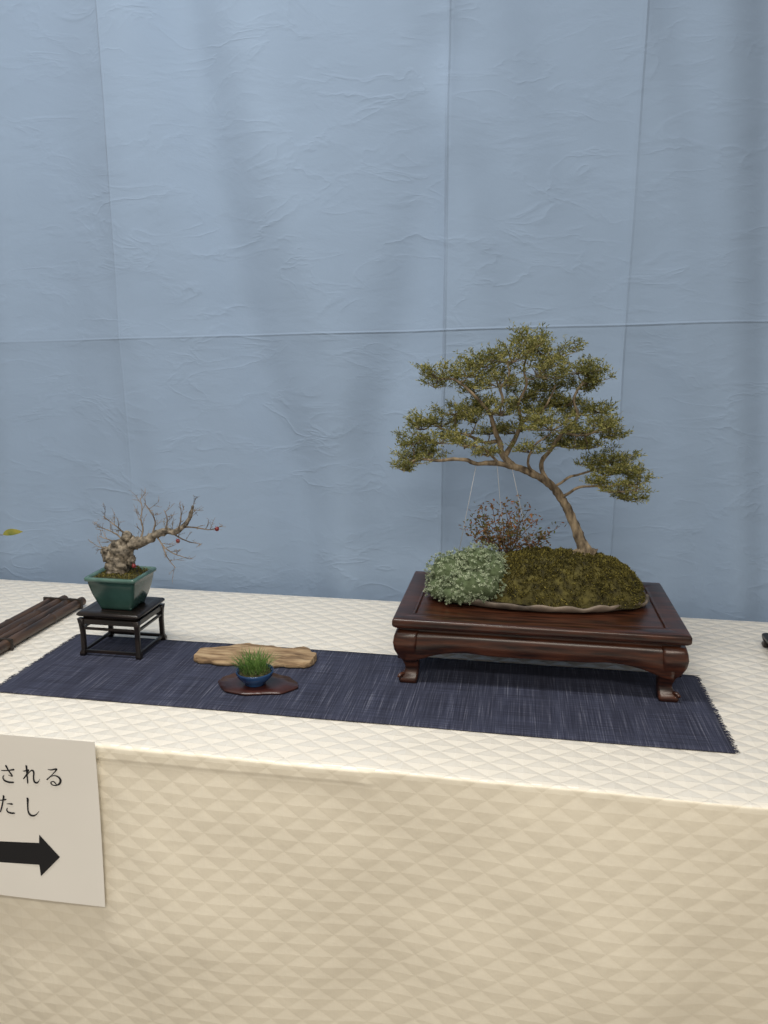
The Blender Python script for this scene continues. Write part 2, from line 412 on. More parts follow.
for qx in (-1,1):
    for qy in (-1,1):
        mb=MB(); rings=[]
        D=Vector((qx,qy,0)).normalized(); c0=Vector((cx+qx*(hx-.029),cyy+qy*(hy-.029),0))
        ctrl=[(za+.001,.002,.021),(za-.010,.006,.022),(za-.022,.008,.0225),(za-.036,.007,.021),(za-.050,.002,.018),(za-.062,-.005,.0150),(za-.074,-.008,.0128),(RZ+.022,-.008,.0124),(RZ+.013,-.004,.0150),(RZ+.006,.001,.0176),(RZ,.000,.0165)]
        for z,o_,r in ctrl:
            c=c0+D*o_
            rings.append([Vector((p.x,p.y,z)) for p in rrect(c.x,c.y,r,r,0,r*.3,3)])
        mb.loft(rings[::-1]); 
        lg=mb.build('leg',rosewood,st,org=so)
        ft=MB(); c=c0+D*.016
        pts=[]; 
        for k in range(14):
            a=k*.45; rr=.0085-.0004*k
            pts.append(Vector((c.x+D.x*rr*math.cos(a),c.y+D.y*rr*math.cos(a),RZ+.0105+rr*.75*math.sin(a))))
        ft.tube(pts,[.0036]*14,6); ft.build('foot_scroll',rosewood,lg,org=so)
# ---------------------------------------------------------------- main bonsai
PZ=zt-.0010
bo=Vector((.05,1.50,PZ))
bon=thing('bonsai_tree','large leaning bonsai with olive foliage pads on a moss mound, on the rosewood stand','bonsai',bo)
tcx,tcy=.045,1.497
def outline(a): return 1+.035*noise.noise(Vector((math.cos(a)*2.2,math.sin(a)*2.2,3)))+.014*noise.noise(Vector((math.cos(a)*7,math.sin(a)*7,8)))
mb=MB(); rings=[]
for sc,z in ((.55,0),(.84,.0005),(.93,.003),(.985,.009),(1.0,.014),(.985,.0165),(.955,.015),(.90,.010),(.5,.008)):
    ring=[]
    for k in range(120):
        a=2*math.pi*k/120; o_=outline(a)*sc
        ring.append(Vector((tcx+.218*o_*math.cos(a),tcy+.096*o_*math.sin(a),PZ+z+(.0045*noise.noise(Vector((math.cos(a)*6,math.sin(a)*6,1)))+.0015*math.sin(a*23) if z>.008 else 0))))
    rings.append(ring)
mb.loft(rings); mb.build('slab_tray',slabm,bon,org=bo)
mcx,mcy,mrx,mry,mh=.085,1.500,.170,.084,.089
def mound(x,y):
    dx,dy=(x-mcx)/mrx,(y-mcy)/mry
    r=(abs(dx)**2.6+abs(dy)**2.4)**(1/2.5)
    if r>=1: return PZ+.008
    h=mh*(1-r**2.9)**.62
    h*=1+.05*dx
    h+=.009*noise.noise(Vector((x*26,y*26,0)))*(1-r)
    return PZ+.008+h
mb=MB(); rings=[]
for q in range(26):
    rr=.999*math.cos(q/25*math.pi/2); ring=[]
    for k in range(72):
        a=2*math.pi*k/72; ca,sa=math.cos(a),math.sin(a)
        m_=(abs(ca)**2.5+abs(sa)**2.5)**(-1/2.5)
        x=mcx+mrx*rr*m_*ca; y=mcy+mry*rr*m_*sa
        ring.append(Vector((x,y,mound(x,y)-.002)))
    rings.append(ring)
mb.loft(rings); moss=mb.build('moss_mound',mossb,bon,org=bo)
mb=MB()
for k in range(9500):
    while True:
        dx,dy=random.uniform(-1,1),random.uniform(-1,1)
        r=(abs(dx)**2.5+abs(dy)**2.5)**(1/2.5)
        if r<.995 and random.random()<.35+.65*r**3: break
    x,y=mcx+mrx*dx,mcy+mry*dy; z=mound(x,y)
    if r>.8: z=PZ+.012+(z-PZ-.012)*random.random() if random.random()<.35 else z
    e=.002; n_=Vector((-(mound(x+e,y)-mound(x-e,y))/(2*e),-(mound(x,y+e)-mound(x,y-e))/(2*e),1)).normalized()
    if y>1.56 and random.random()<.6: continue
    cl=noise.noise(Vector((x*70,y*70,z*70)))
    for q in range(3):
        d=n_+Vector((random.gauss(0,.5),random.gauss(0,.5),random.gauss(0,.5)))
        mb.leaf(Vector((x,y,z))+n_*(.0028*cl-.001),d,random.uniform(.003,.006)*(1+.7*cl),.0024)
mb.build('moss_tufts',mossm,moss,org=bo)
# sedum clump made of merging lobes
lobes=[(452,573,1.470,25,21,.040),(481,562,1.485,25,17,.040),(474,586,1.440,30,17,.036),(440,588,1.455,15,13,.028),(460,594,1.432,22,11,.025),(495,572,1.455,13,14,.025),(462,560,1.475,12,11,.022)]
LB=[]
for u,v,Y,ru,rv,ry in lobes:
    c=atY(u,v,Y); s_=.00200; LB.append((c,ru*s_,ry,rv*s_))
mb=MB()
for c,rx,ry,rz in LB:
    rings=[]
    for q in range(12):
        ph=-math.pi/2+math.pi*q/11; ring=[]
        for k in range(20):
            a=2*math.pi*k/20
            v=Vector((math.cos(ph)*math.cos(a),math.cos(ph)*math.sin(a),math.sin(ph)))
            p=Vector((c.x+rx*.84*v.x,c.y+ry*.84*v.y,c.z+rz*.84*v.z)); p.z=max(p.z,PZ+.006); ring.append(p)
        rings.append(ring)
    mb.loft(rings)
sed=mb.build('sedum_clump',lichb,bon,org=bo)
mb=MB()
for c,rx,ry,rz in LB:
    for k in range(int(rx*rz*170000)):
        v=Vector((random.gauss(0,1),random.gauss(0,1),random.gauss(0,1))).normalized()
        if v.y>.7: continue
        p=Vector((c.x+rx*v.x,c.y+ry*v.y,c.z+rz*v.z))
        if p.z<PZ+.009: continue
        if any(o is not c and ((p.x-o.x)/a)**2+((p.y-o.y)/b_)**2+((p.z-o.z)/c_)**2<.75 for o,a,b_,c_ in LB): continue
        p+=v*random.uniform(-.007,.004)
        for q in range(24):
            d=(v*random.uniform(.1,1)+Vector((random.gauss(0,.75),random.gauss(0,.75),random.gauss(0,.75))))
            mb.leaf(p,d,random.uniform(.0030,.0055),.0014,up=v)
mb.build('sedum_rosettes',lichm,sed,org=bo)
# trunk and limbs
def P(u,v,dy=0): return atY(u,v,1.50+dy)
PX=.00205
def limb(px,r0,r1,k=5,n=8,wob=.25,jit=.002):
    pts=catmull([P(*q) for q in px],k)
    for i in range(1,len(pts)-1): pts[i]=pts[i]+Vector(noise.noise_vector(pts[i]*45))*jit
    rr=[x*(1+.10*noise.noise(p*60)) for x,p in zip(lerpr(r0*PX,r1*PX,len(pts),.8),pts)]
    return pts,rr
tp=[(589,556,0),(583,546,0),(577,531,.0),(569,512,.0),(560,496,0),(549,483,0),(532,473,-.004),(514,466,-.006),(503,455,-.004),(499,440,0)]
pts,rr=limb(tp,5.5,2.6,6,jit=.0015)
for i,m_ in enumerate((1.9,1.75,1.6,1.45,1.35,1.25,1.18,1.1,1.05)): rr[i]*=m_
mb=MB(); mb.tube(pts,rr,12,.35)
for a in range(7):
    an=a*.9+.3; b0=pts[6]; e=Vector((b0.x+.035*math.cos(an),b0.y+.025*math.sin(an),0)); e.z=mound(e.x,e.y)-.003
    m_=(pts[5]*.6+e*.4); m_.z=mound(m_.x,m_.y)+.003
    mb.tube(catmull([pts[6],m_,e],4),lerpr(.006,.0015,9),6)
trunk=mb.build('trunk',bark,bon,org=bo)
allpts=[p for p in pts[24:]]
limbs=[
 ([(514,467,-.006),(497,463,-.02),(478,464,-.03),(462,459,-.035),(440,461,-.03),(418,459,-.02),(404,466,-.015)],2.8,.9),
 ([(499,440,0),(494,428,-.02),(491,415,-.03),(481,402,-.035),(468,390,-.04),(455,380,-.03),(438,379,-.02)],2.4,.8),
 ([(505,457,0),(514,440,.01),(522,422,.005),(518,404,-.01),(526,385,-.02),(524,366,-.02),(532,345,0)],2.5,.8),
 ([(549,484,0),(541,466,.005),(552,448,.0),(563,432,.0),(577,418,-.01),(574,400,-.01),(582,384,.0),(596,380,.01)],2.5,.8),
 ([(561,498,0),(574,490,-.02),(590,486,-.03),(606,487,-.035),(622,484,-.03),(640,488,-.02)],1.6,.7),
 ([(553,488,0),(568,478,.015),(584,473,.03),(602,468,.035),(622,470,.03)],1.5,.7),
 ([(499,440,0),(484,443,.01),(470,436,.0),(452,432,.01),(432,424,.03)],1.8,.8),
 ([(491,415,-.03),(503,402,-.04),(501,388,-.045),(510,374,-.04),(505,360,-.03)],1.7,.7),
 ([(522,422,.005),(538,415,.0),(548,402,-.02),(556,385,.0)],1.7,.7),
 ([(532,474,-.004),(528,460,-.03),(534,447,-.045),(546,436,-.05)],1.6,.7),
 ([(563,432,.0),(580,436,-.02),(597,431,-.03),(610,428,-.02)],1.5,.7),
 ([(499,463,-.01),(488,452,-.03),(476,446,-.04),(462,446,-.04)],1.4,.7),
]
for px,r0,r1 in limbs:
    pts,rr=limb(px,r0,r1); allpts+=pts[4:]
    mb=MB(); mb.tube(pts,rr,8,.3); mb.build('branch',bark,trunk,org=bo)
pads=[(531,343,16,13,0,.04),(512,357,25,14,-.03,.045),(552,354,26,13,.03,.05),(578,369,23,11,.01,.05),(598,377,14,9,.0,.03),(537,372,26,12,-.02,.04),
 (484,363,18,11,-.01,.04),(468,373,21,10,-.02,.04),(441,375,18,9,-.02,.035),(434,385,12,6,.0,.03),(498,382,22,12,-.035,.035),(545,387,28,11,.045,.04),(583,386,19,8,.03,.035),(520,396,22,11,.02,.04),(475,390,17,7,.01,.035),
 (455,411,21,9,.0,.04),(442,423,25,9,.03,.04),(420,426,14,10,.03,.03),(414,441,13,9,.0,.03),(440,440,26,9,-.01,.045),(413,459,18,10,-.015,.04),(403,468,11,7,-.01,.025),(432,454,22,9,.02,.04),(476,420,18,9,0,.04),(465,444,18,8,-.03,.04),(487,405,15,8,.02,.035),
 (500,411,20,11,-.035,.04),(538,407,24,11,.045,.045),(562,402,20,10,.02,.04),(516,430,18,9,.02,.04),(552,426,24,10,-.05,.04),(587,429,22,10,-.01,.045),(605,422,15,9,-.02,.03),(611,434,12,7,.01,.03),(577,412,20,9,.03,.035),(598,410,14,6,.02,.03),(540,420,22,9,-.01,.04),
 (530,450,15,6,-.03,.03),(572,445,20,7,.0,.035),(556,440,22,8,.03,.03),(592,446,14,5,.0,.03),
 (612,459,19,9,.03,.05),(592,462,15,6,.035,.035),(628,470,19,9,.0,.05),(640,481,13,8,-.01,.03),(618,489,22,7,-.03,.04),(630,497,13,6,-.01,.03),(598,482,12,4,-.02,.03),(606,473,18,7,.01,.04),(485,453,13,4,-.02,.03),(490,432,12,6,.01,.03)]
for (u,v,ru,rv,dy,ry) in pads:
    c=P(u,v,dy); s_=.00196
    rx,rz=ru*s_,rv*s_
    base=min(allpts,key=lambda p:(p-c).length)
    tw=MB(); low=c-Vector((0,0,rz*.4))
    mid=base.lerp(low,.5)+Vector((0,0,-.004))
    q=catmull([base,mid,low],4); tw.tube(q,lerpr(.0016,.0010,len(q)),5)
    mb=MB(); nt=int(6+ru*rv*.04)
    for k in range(nt):
        a=random.uniform(0,6.283); r_=random.uniform(.5,1.25)
        e=c+Vector((rx*r_*math.cos(a),ry*r_*math.sin(a),rz*random.uniform(-.6,1.4)*(1.3-.5*r_)))
        m_=low.lerp(e,.5)+Vector((random.gauss(0,.004),random.gauss(0,.004),-.001))
        q=catmull([low,m_,e],4); tw.tube(q,lerpr(.0009,.0004,len(q)),4)
        for p in q[4:]:
            if random.random()<.12: continue
            for s2 in range(2):
                d=Vector((random.gauss(0,.8)+(e.x-c.x)*14,random.gauss(0,.9),abs(random.gauss(.4,.5)))).normalized(); Ls=random.uniform(.008,.021)
                for j in range(8):
                    dd=d*random.uniform(.5,1.2)+Vector((random.gauss(0,.55),random.gauss(0,.55),random.gauss(0,.55)))
                    mb.leaf(p+d*Ls*j/7,dd,random.uniform(.0048,.0085),random.uniform(.0015,.0024))
    for k in range(int(ru*rv*.062)):
        w_=Vector((random.gauss(0,1),random.gauss(0,1),random.gauss(0,1))).normalized()
        if random.random()<.6: w_.z=abs(w_.z)
        rad=random.uniform(.5,1.0)*(1+.4*noise.noise(c*30+w_*2.3))
        p=c+Vector((rx*w_.x,ry*w_.y,rz*w_.z))*rad
        d=Vector((w_.x*.8,w_.y*.6,abs(w_.z)*.5+.35))+Vector((random.gauss(0,.35),random.gauss(0,.35),random.gauss(0,.25))); d.normalize()
        Ls=random.uniform(.008,.018)
        for j in range(8):
            dd=d*random.uniform(.3,1)+Vector((random.gauss(0,.6),random.gauss(0,.6),random.gauss(0,.6)))
            mb.leaf(p+d*Ls*j/7,dd,random.uniform(.0048,.0085),random.uniform(.0015,.0024))
    mb.build('foliage_pad',leafm,trunk,org=bo,smooth=False)
    tw.build('twig',bark,trunk,org=bo)
# small shrub
so2=P(507,558,.03); mb=MB(); lf=MB()
ends=[(473,518),(482,508),(492,503),(505,505),(517,500),(528,510),(537,520),(560,526),(474,535),(500,522),(520,525),(513,512),(488,524),(550,534),(497,535),(527,537),(481,542),(508,530),(538,533),(468,527),(478,513),(545,541),(533,544)]
for (u,v) in ends:
    e=P(u,v,random.uniform(.0,.06)); m_=so2.lerp(e,.5)+Vector((random.gauss(0,.010),random.gauss(0,.008),random.gauss(.002,.006)))
    q=catmull([so2,m_,e],6); mb.tube(q,lerpr(.0012,.0004,len(q)),5)
    for k in range(4,len(q)):
        for j in range(6 if u<545 else 4):
            d=Vector((random.gauss(0,.9),random.gauss(0,.8),random.gauss(.3,.6)))
            p=q[k]+Vector((random.gauss(0,.009),random.gauss(0,.007),random.gauss(0,.006)))
            lf.leaf(p,d,random.uniform(.007,.011),random.uniform(.003,.005))
ss=mb.build('shrub_stems',redtwig,bon,org=bo); lf.build('shrub_foliage',shrubm,ss,org=bo,smooth=False)
for a_,b_ in (((476,466,-.03),(458,556,-.03)),((512,468,-.01),(530,550,.0)),((497,464,-.02),(505,560,.02))):
    A=P(*a_); B=P(*b_); mb=MB(); mb.tube([A,A.lerp(B,.5),B],[.0005]*3,5); mb.build('guy_wire',wirem,bon,org=bo)
# ---------------------------------------------------------------- small black stand
lx0,lx1,ly0,ly1=-.870,-.735,1.352,1.474; lz=RZ+.094
lo=Vector(((lx0+lx1)/2,(ly0+ly1)/2,RZ))
ls=thing('small_stand','small black lacquered stand with thin legs and low stretchers under the green pot','display stand',lo)
lcx,lcy,lhx,lhy=lo.x,lo.y,(lx1-lx0)/2,(ly1-ly0)/2
mb=MB(); mb.loft([rrect(lcx,lcy,lhx-.003,lhy-.003,lz-.009,.002,2),rrect(lcx,lcy,lhx,lhy,lz-.006,.002,2),rrect(lcx,lcy,lhx,lhy,lz-.003,.002,2),rrect(lcx,lcy,lhx-.003,lhy-.003,lz,.002,2),rrect(lcx,lcy,lhx-.016,lhy-.016,lz,.002,2),rrect(lcx,lcy,lhx-.018,lhy-.018,lz-.0005,.002,2)])
mb.build('top',blackwood,ls,org=lo)
mb=MB(); mb.loft([rrect(lcx,lcy,lhx-.010,lhy-.010,lz-.016,.002,2),rrect(lcx,lcy,lhx-.010,lhy-.010,lz-.008,.002,2)]); mb.build('waist_moulding',blackwood,ls,org=lo)
gx,gy=lhx-.007,lhy-.007
for qx in (-1,1):
    for qy in (-1,1):
        mb=MB(); rings=[]
        for z,o_,r in ((RZ,.001,.0055),(RZ+.006,.001,.0058),(RZ+.013,-.0005,.0045),(RZ+.05,-.0008,.0045),(lz-.026,0,.005),(lz-.014,.0005,.0062)):
            rings.append(rrect(lcx+qx*(gx+o_),lcy+qy*(gy+o_),r,r,z,.0015,2))
        mb.loft(rings); mb.build('leg',blackwood,ls,org=lo)
for q in (-1,1):
    for z0,z1,nm in ((lz-.026,lz-.015,'apron'),(RZ+.006,RZ+.0125,'stretcher'),(lz-.038,lz-.033,'upper_rail')):
        mb=MB(); mb.box(lcx-gx,lcx+gx,lcy+q*gy-.0026,lcy+q*gy+.0026,z0,z1); mb.build(nm,blackwood,ls,org=lo,smooth=False,bevel=.0008)
        mb=MB(); mb.box(lcx+q*gx-.0026,lcx+q*gx+.0026,lcy-gy,lcy+gy,z0,z1); mb.build(nm,blackwood,ls,org=lo,smooth=False,bevel=.0008)
# ---------------------------------------------------------------- left bonsai
pcx,pcy=-.797,1.410
lb=Vector((pcx,pcy,lz))
b2=thing('bonsai_tree','small bare gnarled bonsai with red berries in green glazed pot on black stand','bonsai',lb)
mb=MB(); rings=[]
for hx_,hy_,z in ((.030,.027,0),(.034,.031,.001),(.036,.033,.006),(.041,.037,.018),(.0465,.042,.036),(.0505,.0455,.054),(.0515,.0465,.062),(.053,.048,.064)):
    rings.append(rrect(pcx,pcy,hx_,hy_,lz+z,.007,4))
mb.loft(rings); pot=mb.build('pot',greenglaze,b2,org=lb)
mb=MB(); mb.loft([rrect(pcx,pcy,a_,b_,lz+z,.007,4) for a_,b_,z in ((.0515,.0465,.0625),(.0555,.0505,.064),(.0562,.0512,.069),(.0545,.0495,.0715),(.0495,.0445,.0715),(.0485,.0435,.066),(.0475,.0425,.0625))],cap0=False,cap1=False)
rm=mb.build('pot_rim',rimglaze,pot,org=lb); rm['label']='paler green glazed rim'
for qx in (-1,1):
    for qy in (-1,1):
        mb=MB(); c=(pcx+qx*.027,pcy+qy*.024); mb.loft([rrect(c[0],c[1],.006,.006,lz,.002,2),rrect(c[0],c[1],.008,.008,lz+.006,.002,2)]); mb.build('pot_foot',greenglaze,pot,org=lb)
mb=MB(); rings=[]
for t in (1,.85,.6,.35,.1):
    rings.append([Vector((p.x,p.y,p.z+.003*noise.noise(p*80))) for p in rrect(pcx,pcy,.0475*t,.0425*t,lz+.064+.012*(1-t*t),.006*t,6)])
mb.loft(rings); soil=mb.build('soil',soilm,b2,org=lb)
mb=MB()
for k in range(1200):
    x=pcx+random.uniform(-.046,.046); y=pcy+random.uniform(-.041,.041)
    mb.leaf(Vector((x,y,lz+.063+.010*(1-((x-pcx)/.047)**2))),Vector((random.gauss(0,.6),random.gauss(0,.6),1)),.005,.0022)
mb.build('moss_tufts',mossm,soil,org=lb)
def Q(u,v,dy=0): return atY(u,v,pcy+dy)
def limb2(px,r0,r1,k=5,jit=.0015):
    pts=catmull([Q(*q) for q in px],k)
    for i in range(1,len(pts)-1): pts[i]=pts[i]+Vector(noise.noise_vector(pts[i]*60))*jit
    rr=[x*(1+.25*noise.noise(p*120)) for x,p in zip(lerpr(r0*.0020,r1*.0020,len(pts),.8),pts)]
    return pts,rr
mb=MB()
p_,r_=limb2([(118,582,0),(116,570,0),(117,558,.0),(124,548,0),(134,542,0)],11,7,7); 
mb.tube(p_,r_,14,.8)
p_,r_=limb2([(126,574,-.006),(112,562,-.008),(108,552,-.004),(118,545,0),(128,540,0)],6,5,7); mb.tube(p_,r_,12,.8)
for (u,v,rad) in ((110,557,7),(124,553,9),(134,543,6.5),(127,537,5.5),(121,564,10),(105,551,4.5),(117,546,6.5),(131,560,5)):
    c=Q(u,v,-.003); rings=[]
    for q in range(18):
        f1=-math.pi/2+math.pi*q/17; 
        ring=[]
        for a in range(22):
            vv=Vector((math.cos(f1)*math.cos(a*math.pi/11),math.cos(f1)*math.sin(a*math.pi/11),math.sin(f1)))
            ring.append(c+vv*rad*.002*(1+.35*noise.noise(vv*1.8+Vector((u,v,0)))+.25*noise.noise(vv*4.5+Vector((v,u,0)))))
        rings.append(ring)
    mb.loft(rings)
t2=mb.build('trunk',greybark,b2,org=lb)
def grow(mb,p,d,L,r,dep):
    n=4; pts=[p]; q=p.copy(); dd=d.normalized()
    for k in range(n):
        dd=(dd+Vector((random.gauss(0,.09),random.gauss(0,.09),random.gauss(.02,.08)))).normalized(); q=q+dd*L/n; pts.append(q.copy())
    mb.tube(pts,lerpr(r,r*.5,n+1),5)
    for k in range(1,n+1):
        if random.random()<.45: mb.tube([pts[k],pts[k]+Vector((random.gauss(0,.002),random.gauss(0,.002),.002))],[r*.9,r*.4],4)
    if dep>0:
        for k in range(1,n+1):
            if random.random()<.8:
                sd=(dd+Vector((random.gauss(0,.65),random.gauss(0,.5),random.gauss(.12,.45))))
                grow(mb,pts[k],sd,L*random.uniform(.45,.75),r*.7,dep-1)
br=[([(133,543,0),(146,541,-.004),(156,534,-.008),(166,532,-.01),(176,531,-.008),(186,524,-.004),(191,513,0),(193,506,0)],5.4,1.3),
    ([(140,542,0),(143,530,.01),(141,519,.015),(142,508,.02),(140,498,.02)],1.1,.35),
    ([(150,538,0),(155,524,.01),(151,512,.01),(144,503,.01)],1.1,.35),
    ([(165,531,-.01),(167,520,-.02),(164,510,-.02)],1.0,.35),
    ([(128,538,0),(121,530,-.01),(112,523,-.015),(103,516,-.02)],1.1,.35),
    ([(120,545,0),(110,540,.01),(99,536,.015)],1.0,.35),
    ([(124,540,0),(116,534,.02),(108,530,.03),(98,527,.03)],1.0,.35),
    ([(110,552,0),(104,548,-.01),(98,547,-.02)],.9,.3),
    ([(185,527,-.005),(198,528,.005),(208,530,.01),(215,528,.01)],1.0,.35),
    ([(156,535,-.008),(163,546,-.02),(173,553,-.025),(186,558,-.025)],1.2,.35),
    ([(170,531,-.01),(182,539,.005),(196,543,.01)],1.0,.35),
    ([(178,530,-.01),(181,520,-.02),(181,508,-.02)],1.0,.35),
    ([(163,546,-.02),(167,557,-.03),(176,568,-.03)],.9,.3)]
for px,r0,r1 in br:
    p_,r_=limb2(px,r0,r1,4,.0015 if r0<2 else .003); mb=MB(); mb.tube(p_,r_,9,.5)
    for k in range(3,len(p_),2):
        out=(p_[k]-Q(145,545,0)); out.y*=.3; out.normalize()
        d=out*.8+Vector((random.gauss(0,.5),random.gauss(0,.5),random.gauss(.3,.4)))
        grow(mb,p_[k],d,random.uniform(.014,.027),.00068,1)
    mb.build('branch',greybark if r0>2.5 else tantwig,t2,org=lb)
for (u,v,dy) in ((217,529,.01),(178,541,-.01),(134,566,-.04)):
    c=Q(u,v,dy); mb=MB(); rings=[]
    for q in range(9):
        f1=-math.pi/2+math.pi*q/8; rr_=.0044
        rings.append([c+Vector((math.cos(f1)*math.cos(a*.628),math.cos(f1)*math.sin(a*.628),math.sin(f1)*1.05))*rr_ for a in range(10)])
    mb.loft(rings); mb.tube([c,c+Vector((-.003,0,.006))],[.0006,.0005],4); mb.build('berry',berrym,t2,org=lb)
# ---------------------------------------------------------------- driftwood board
do=Vector((-.51,1.39,RZ)); mb=MB(); rings=[]
ctrl=[(-.632,1.378,1.390),(-.626,1.362,1.404),(-.612,1.354,1.416),(-.59,1.354,1.430),(-.565,1.349,1.446),(-.54,1.353,1.457),(-.515,1.349,1.450),(-.49,1.356,1.452),(-.465,1.353,1.444),(-.44,1.364,1.446),(-.424,1.362,1.464),(-.408,1.367,1.450),(-.398,1.366,1.430),(-.388,1.376,1.426),(-.384,1.390,1.412)]
xs=[]
for i in range(len(ctrl)-1):
    for k in range(6):
        t=k/6; a,b=ctrl[i],ctrl[i+1]; xs.append(tuple(a[q]+(b[q]-a[q])*t for q in range(3)))
xs.append(ctrl[-1])
for i,(x,y0,y1) in enumerate(xs):
    e=min(1,min(i,len(xs)-1-i)/6+.25); th=.0125*e*(1+.2*noise.noise(Vector((x*18,3,3))))
    y0+=.004*noise.noise(Vector((x*55,0,0))); y1+=.005*noise.noise(Vector((x*65,5,0)))
    ring=[]
    for fi,(fy,fz) in enumerate(((0,.2),(.015,.7),(.05,.93),(.12,1),(.2,.95),(.28,1.02),(.36,.97),(.44,1.03),(.52,.93),(.6,1.02),(.68,.96),(.76,1.02),(.84,.95),(.9,.98),(.96,.8),(1,.3),(.97,0),(.5,0),(.05,0))):
        y=y0+(y1-y0)*fy; z=th*fz*(1+.22*noise.noise(Vector((x*15,fi*1.7,2)))) if fz>0 else 0
        ring.append(Vector((x,y,RZ+.0005+z)))
    rings.append(ring)
mb.loft(rings); dw=mb.build('driftwood_board',driftm,org=do); dw['label']='weathered tan driftwood board lying on the indigo runner behind the small blue pot'; dw['category']='driftwood'
# ---------------------------------------------------------------- lacquer plate + blue pot
lo3=Vector((-.466,1.281,RZ)); mb=MB(); rings=[]
for sc,z in ((.94,0),(.99,.001),(1,.0028),(.99,.0042),(.6,.0045)):
    rings.append([Vector((lo3.x+.075*sc*(1+.13*noise.noise(Vector((math.cos(a)*1.6,math.sin(a)*1.6,4)))+.05*noise.noise(Vector((math.cos(a)*5,math.sin(a)*5,7))))*math.cos(a),lo3.y+.051*sc*(1+.16*noise.noise(Vector((math.cos(a)*1.8,math.sin(a)*1.8,9)))+.05*noise.noise(Vector((math.cos(a)*5,math.sin(a)*5,2))))*math.sin(a),RZ+.0004+z)) for a in [2*math.pi*k/96 for k in range(96)]])
mb.loft(rings); pl=mb.build('lacquer_plate',lacq,org=lo3); pl['label']='thin irregular dark red-brown lacquered plate under the small blue pot'; pl['category']='plate'
bpz=RZ+.0052; bc=Vector((-.4665,1.276,bpz))
gp=thing('potted_grass','tiny round blue glazed pot of spiky green grass on the dark plate','potted plant',bc)
mb=MB(); rings=[]
for r,z in ((.017,0),(.0195,.001),(.020,.004),(.0255,.009),(.0325,.017),(.0350,.0235),(.0355,.0262),(.0345,.0275),(.0325,.0265),(.0315,.021)):
    rings.append([Vector((bc.x+r*math.cos(2*math.pi*k/40),bc.y+r*math.sin(2*math.pi*k/40),bpz+z)) for k in range(40)])
mb.loft(rings); mb.build('pot',blueglaze,gp,org=bc)
mb=MB(); rings=[[Vector((bc.x+r*math.cos(2*math.pi*k/32),bc.y+r*math.sin(2*math.pi*k/32),bpz+z)) for k in range(32)] for r,z in ((.0316,.021),(.028,.026),(.018,.030),(.005,.032))]
mb.loft(rings); mb.build('soil',soilm,gp,org=bc)
mb=MB()
for k in range(360):
    a=random.uniform(0,6.283); r=.027*math.sqrt(random.random()); b0=Vector((bc.x+r*math.cos(a),bc.y+r*math.sin(a),bpz+.026))
    o_=Vector((math.cos(a),math.sin(a),0))*(r/.027)*random.uniform(.5,1.3)+Vector((random.gauss(0,.4),random.gauss(0,.4),0)); L_=random.uniform(.020,.044)
    p1=b0+(o_*.7+Vector((0,0,1))).normalized()*L_*.55; p2=p1+(o_*1.1+Vector((0,0,.75))).normalized()*L_*.5
    sd=Vector((-math.sin(a),math.cos(a),0)); w_=.0006; i=len(mb.v)
    mb.v+=[tuple(b0-sd*w_),tuple(b0+sd*w_),tuple(p1+sd*w_),tuple(p1-sd*w_),tuple(p2)]
    mb.f+=[(i,i+1,i+2,i+3),(i+3,i+2,i+4)]
mb.build('grass',grassm,gp,org=bc)
# ---------------------------------------------------------------- bamboo mat at left
mo=Vector((-1.085,1.33,TZ)); bm_=thing('bamboo_mat','dark brown bamboo pole mat edge on the white tablecloth beyond the runner at far left','bamboo mat',mo)
for k,(x,r,ye) in enumerate(((-1.040,.0115,1.652),(-1.064,.0115,1.640),(-1.089,.012,1.655),(-1.113,.0115,1.636))):
    mb=MB(); pts=[];rr=[]
    y=1.02
    while y<ye:
        nd=abs(((y*1.0+k*.07)%.16)-.08); pts.append(Vector((x+.001*noise.noise(Vector((y*5,k,0))),y,TZ+.0135))); rr.append(r*(1+.14*math.exp(-(nd/.004)**2))-.0006); y+=.004
    mb.tube(pts,rr,12); mb.build('bamboo_pole',bamboom,bm_,org=mo)
for y in (1.12,1.36,1.625):
    mb=MB(); 
    mb.loft([[Vector((x,y+dy_,z)) for x,z in ((-1.128,TZ+.002),(-1.128,TZ+.0265),(-1.026,TZ+.0265),(-1.026,TZ+.002))] for dy_ in (-.003,.003)])
    mb.build('binding_cord',tapem,bm_,org=mo,smooth=False,bevel=.001)
vo=Vector((-1.30,1.50,TZ+.001)); vp=thing('potted_seedling','potted plant at far left whose single yellow-green leaf reaches into view','potted plant',vo)
mb=MB(); mb.loft([[Vector((vo.x+r*math.cos(k*.2618),vo.y+r*math.sin(k*.2618),vo.z+z)) for k in range(24)] for r,z in ((.028,0),(.036,.012),(.044,.04),(.047,.05),(.043,.05),(.040,.042))]); mb.build('pot',potbrown,vp,org=vo)
tip=atY(3,535,1.50); mb=MB(); q=catmull([vo+Vector((0,0,.04)),vo+Vector((.03,0,.15)),vo+Vector((.10,0,.205)),tip],6); mb.tube(q,lerpr(.0022,.0008,len(q)),6); stm=mb.build('stem',redtwig,vp,org=vo)
leafY=noisemat('yellow_green_leaf',(.18,.24,.03),(.45,.42,.06),scale=40,rough=.5,bump=0)
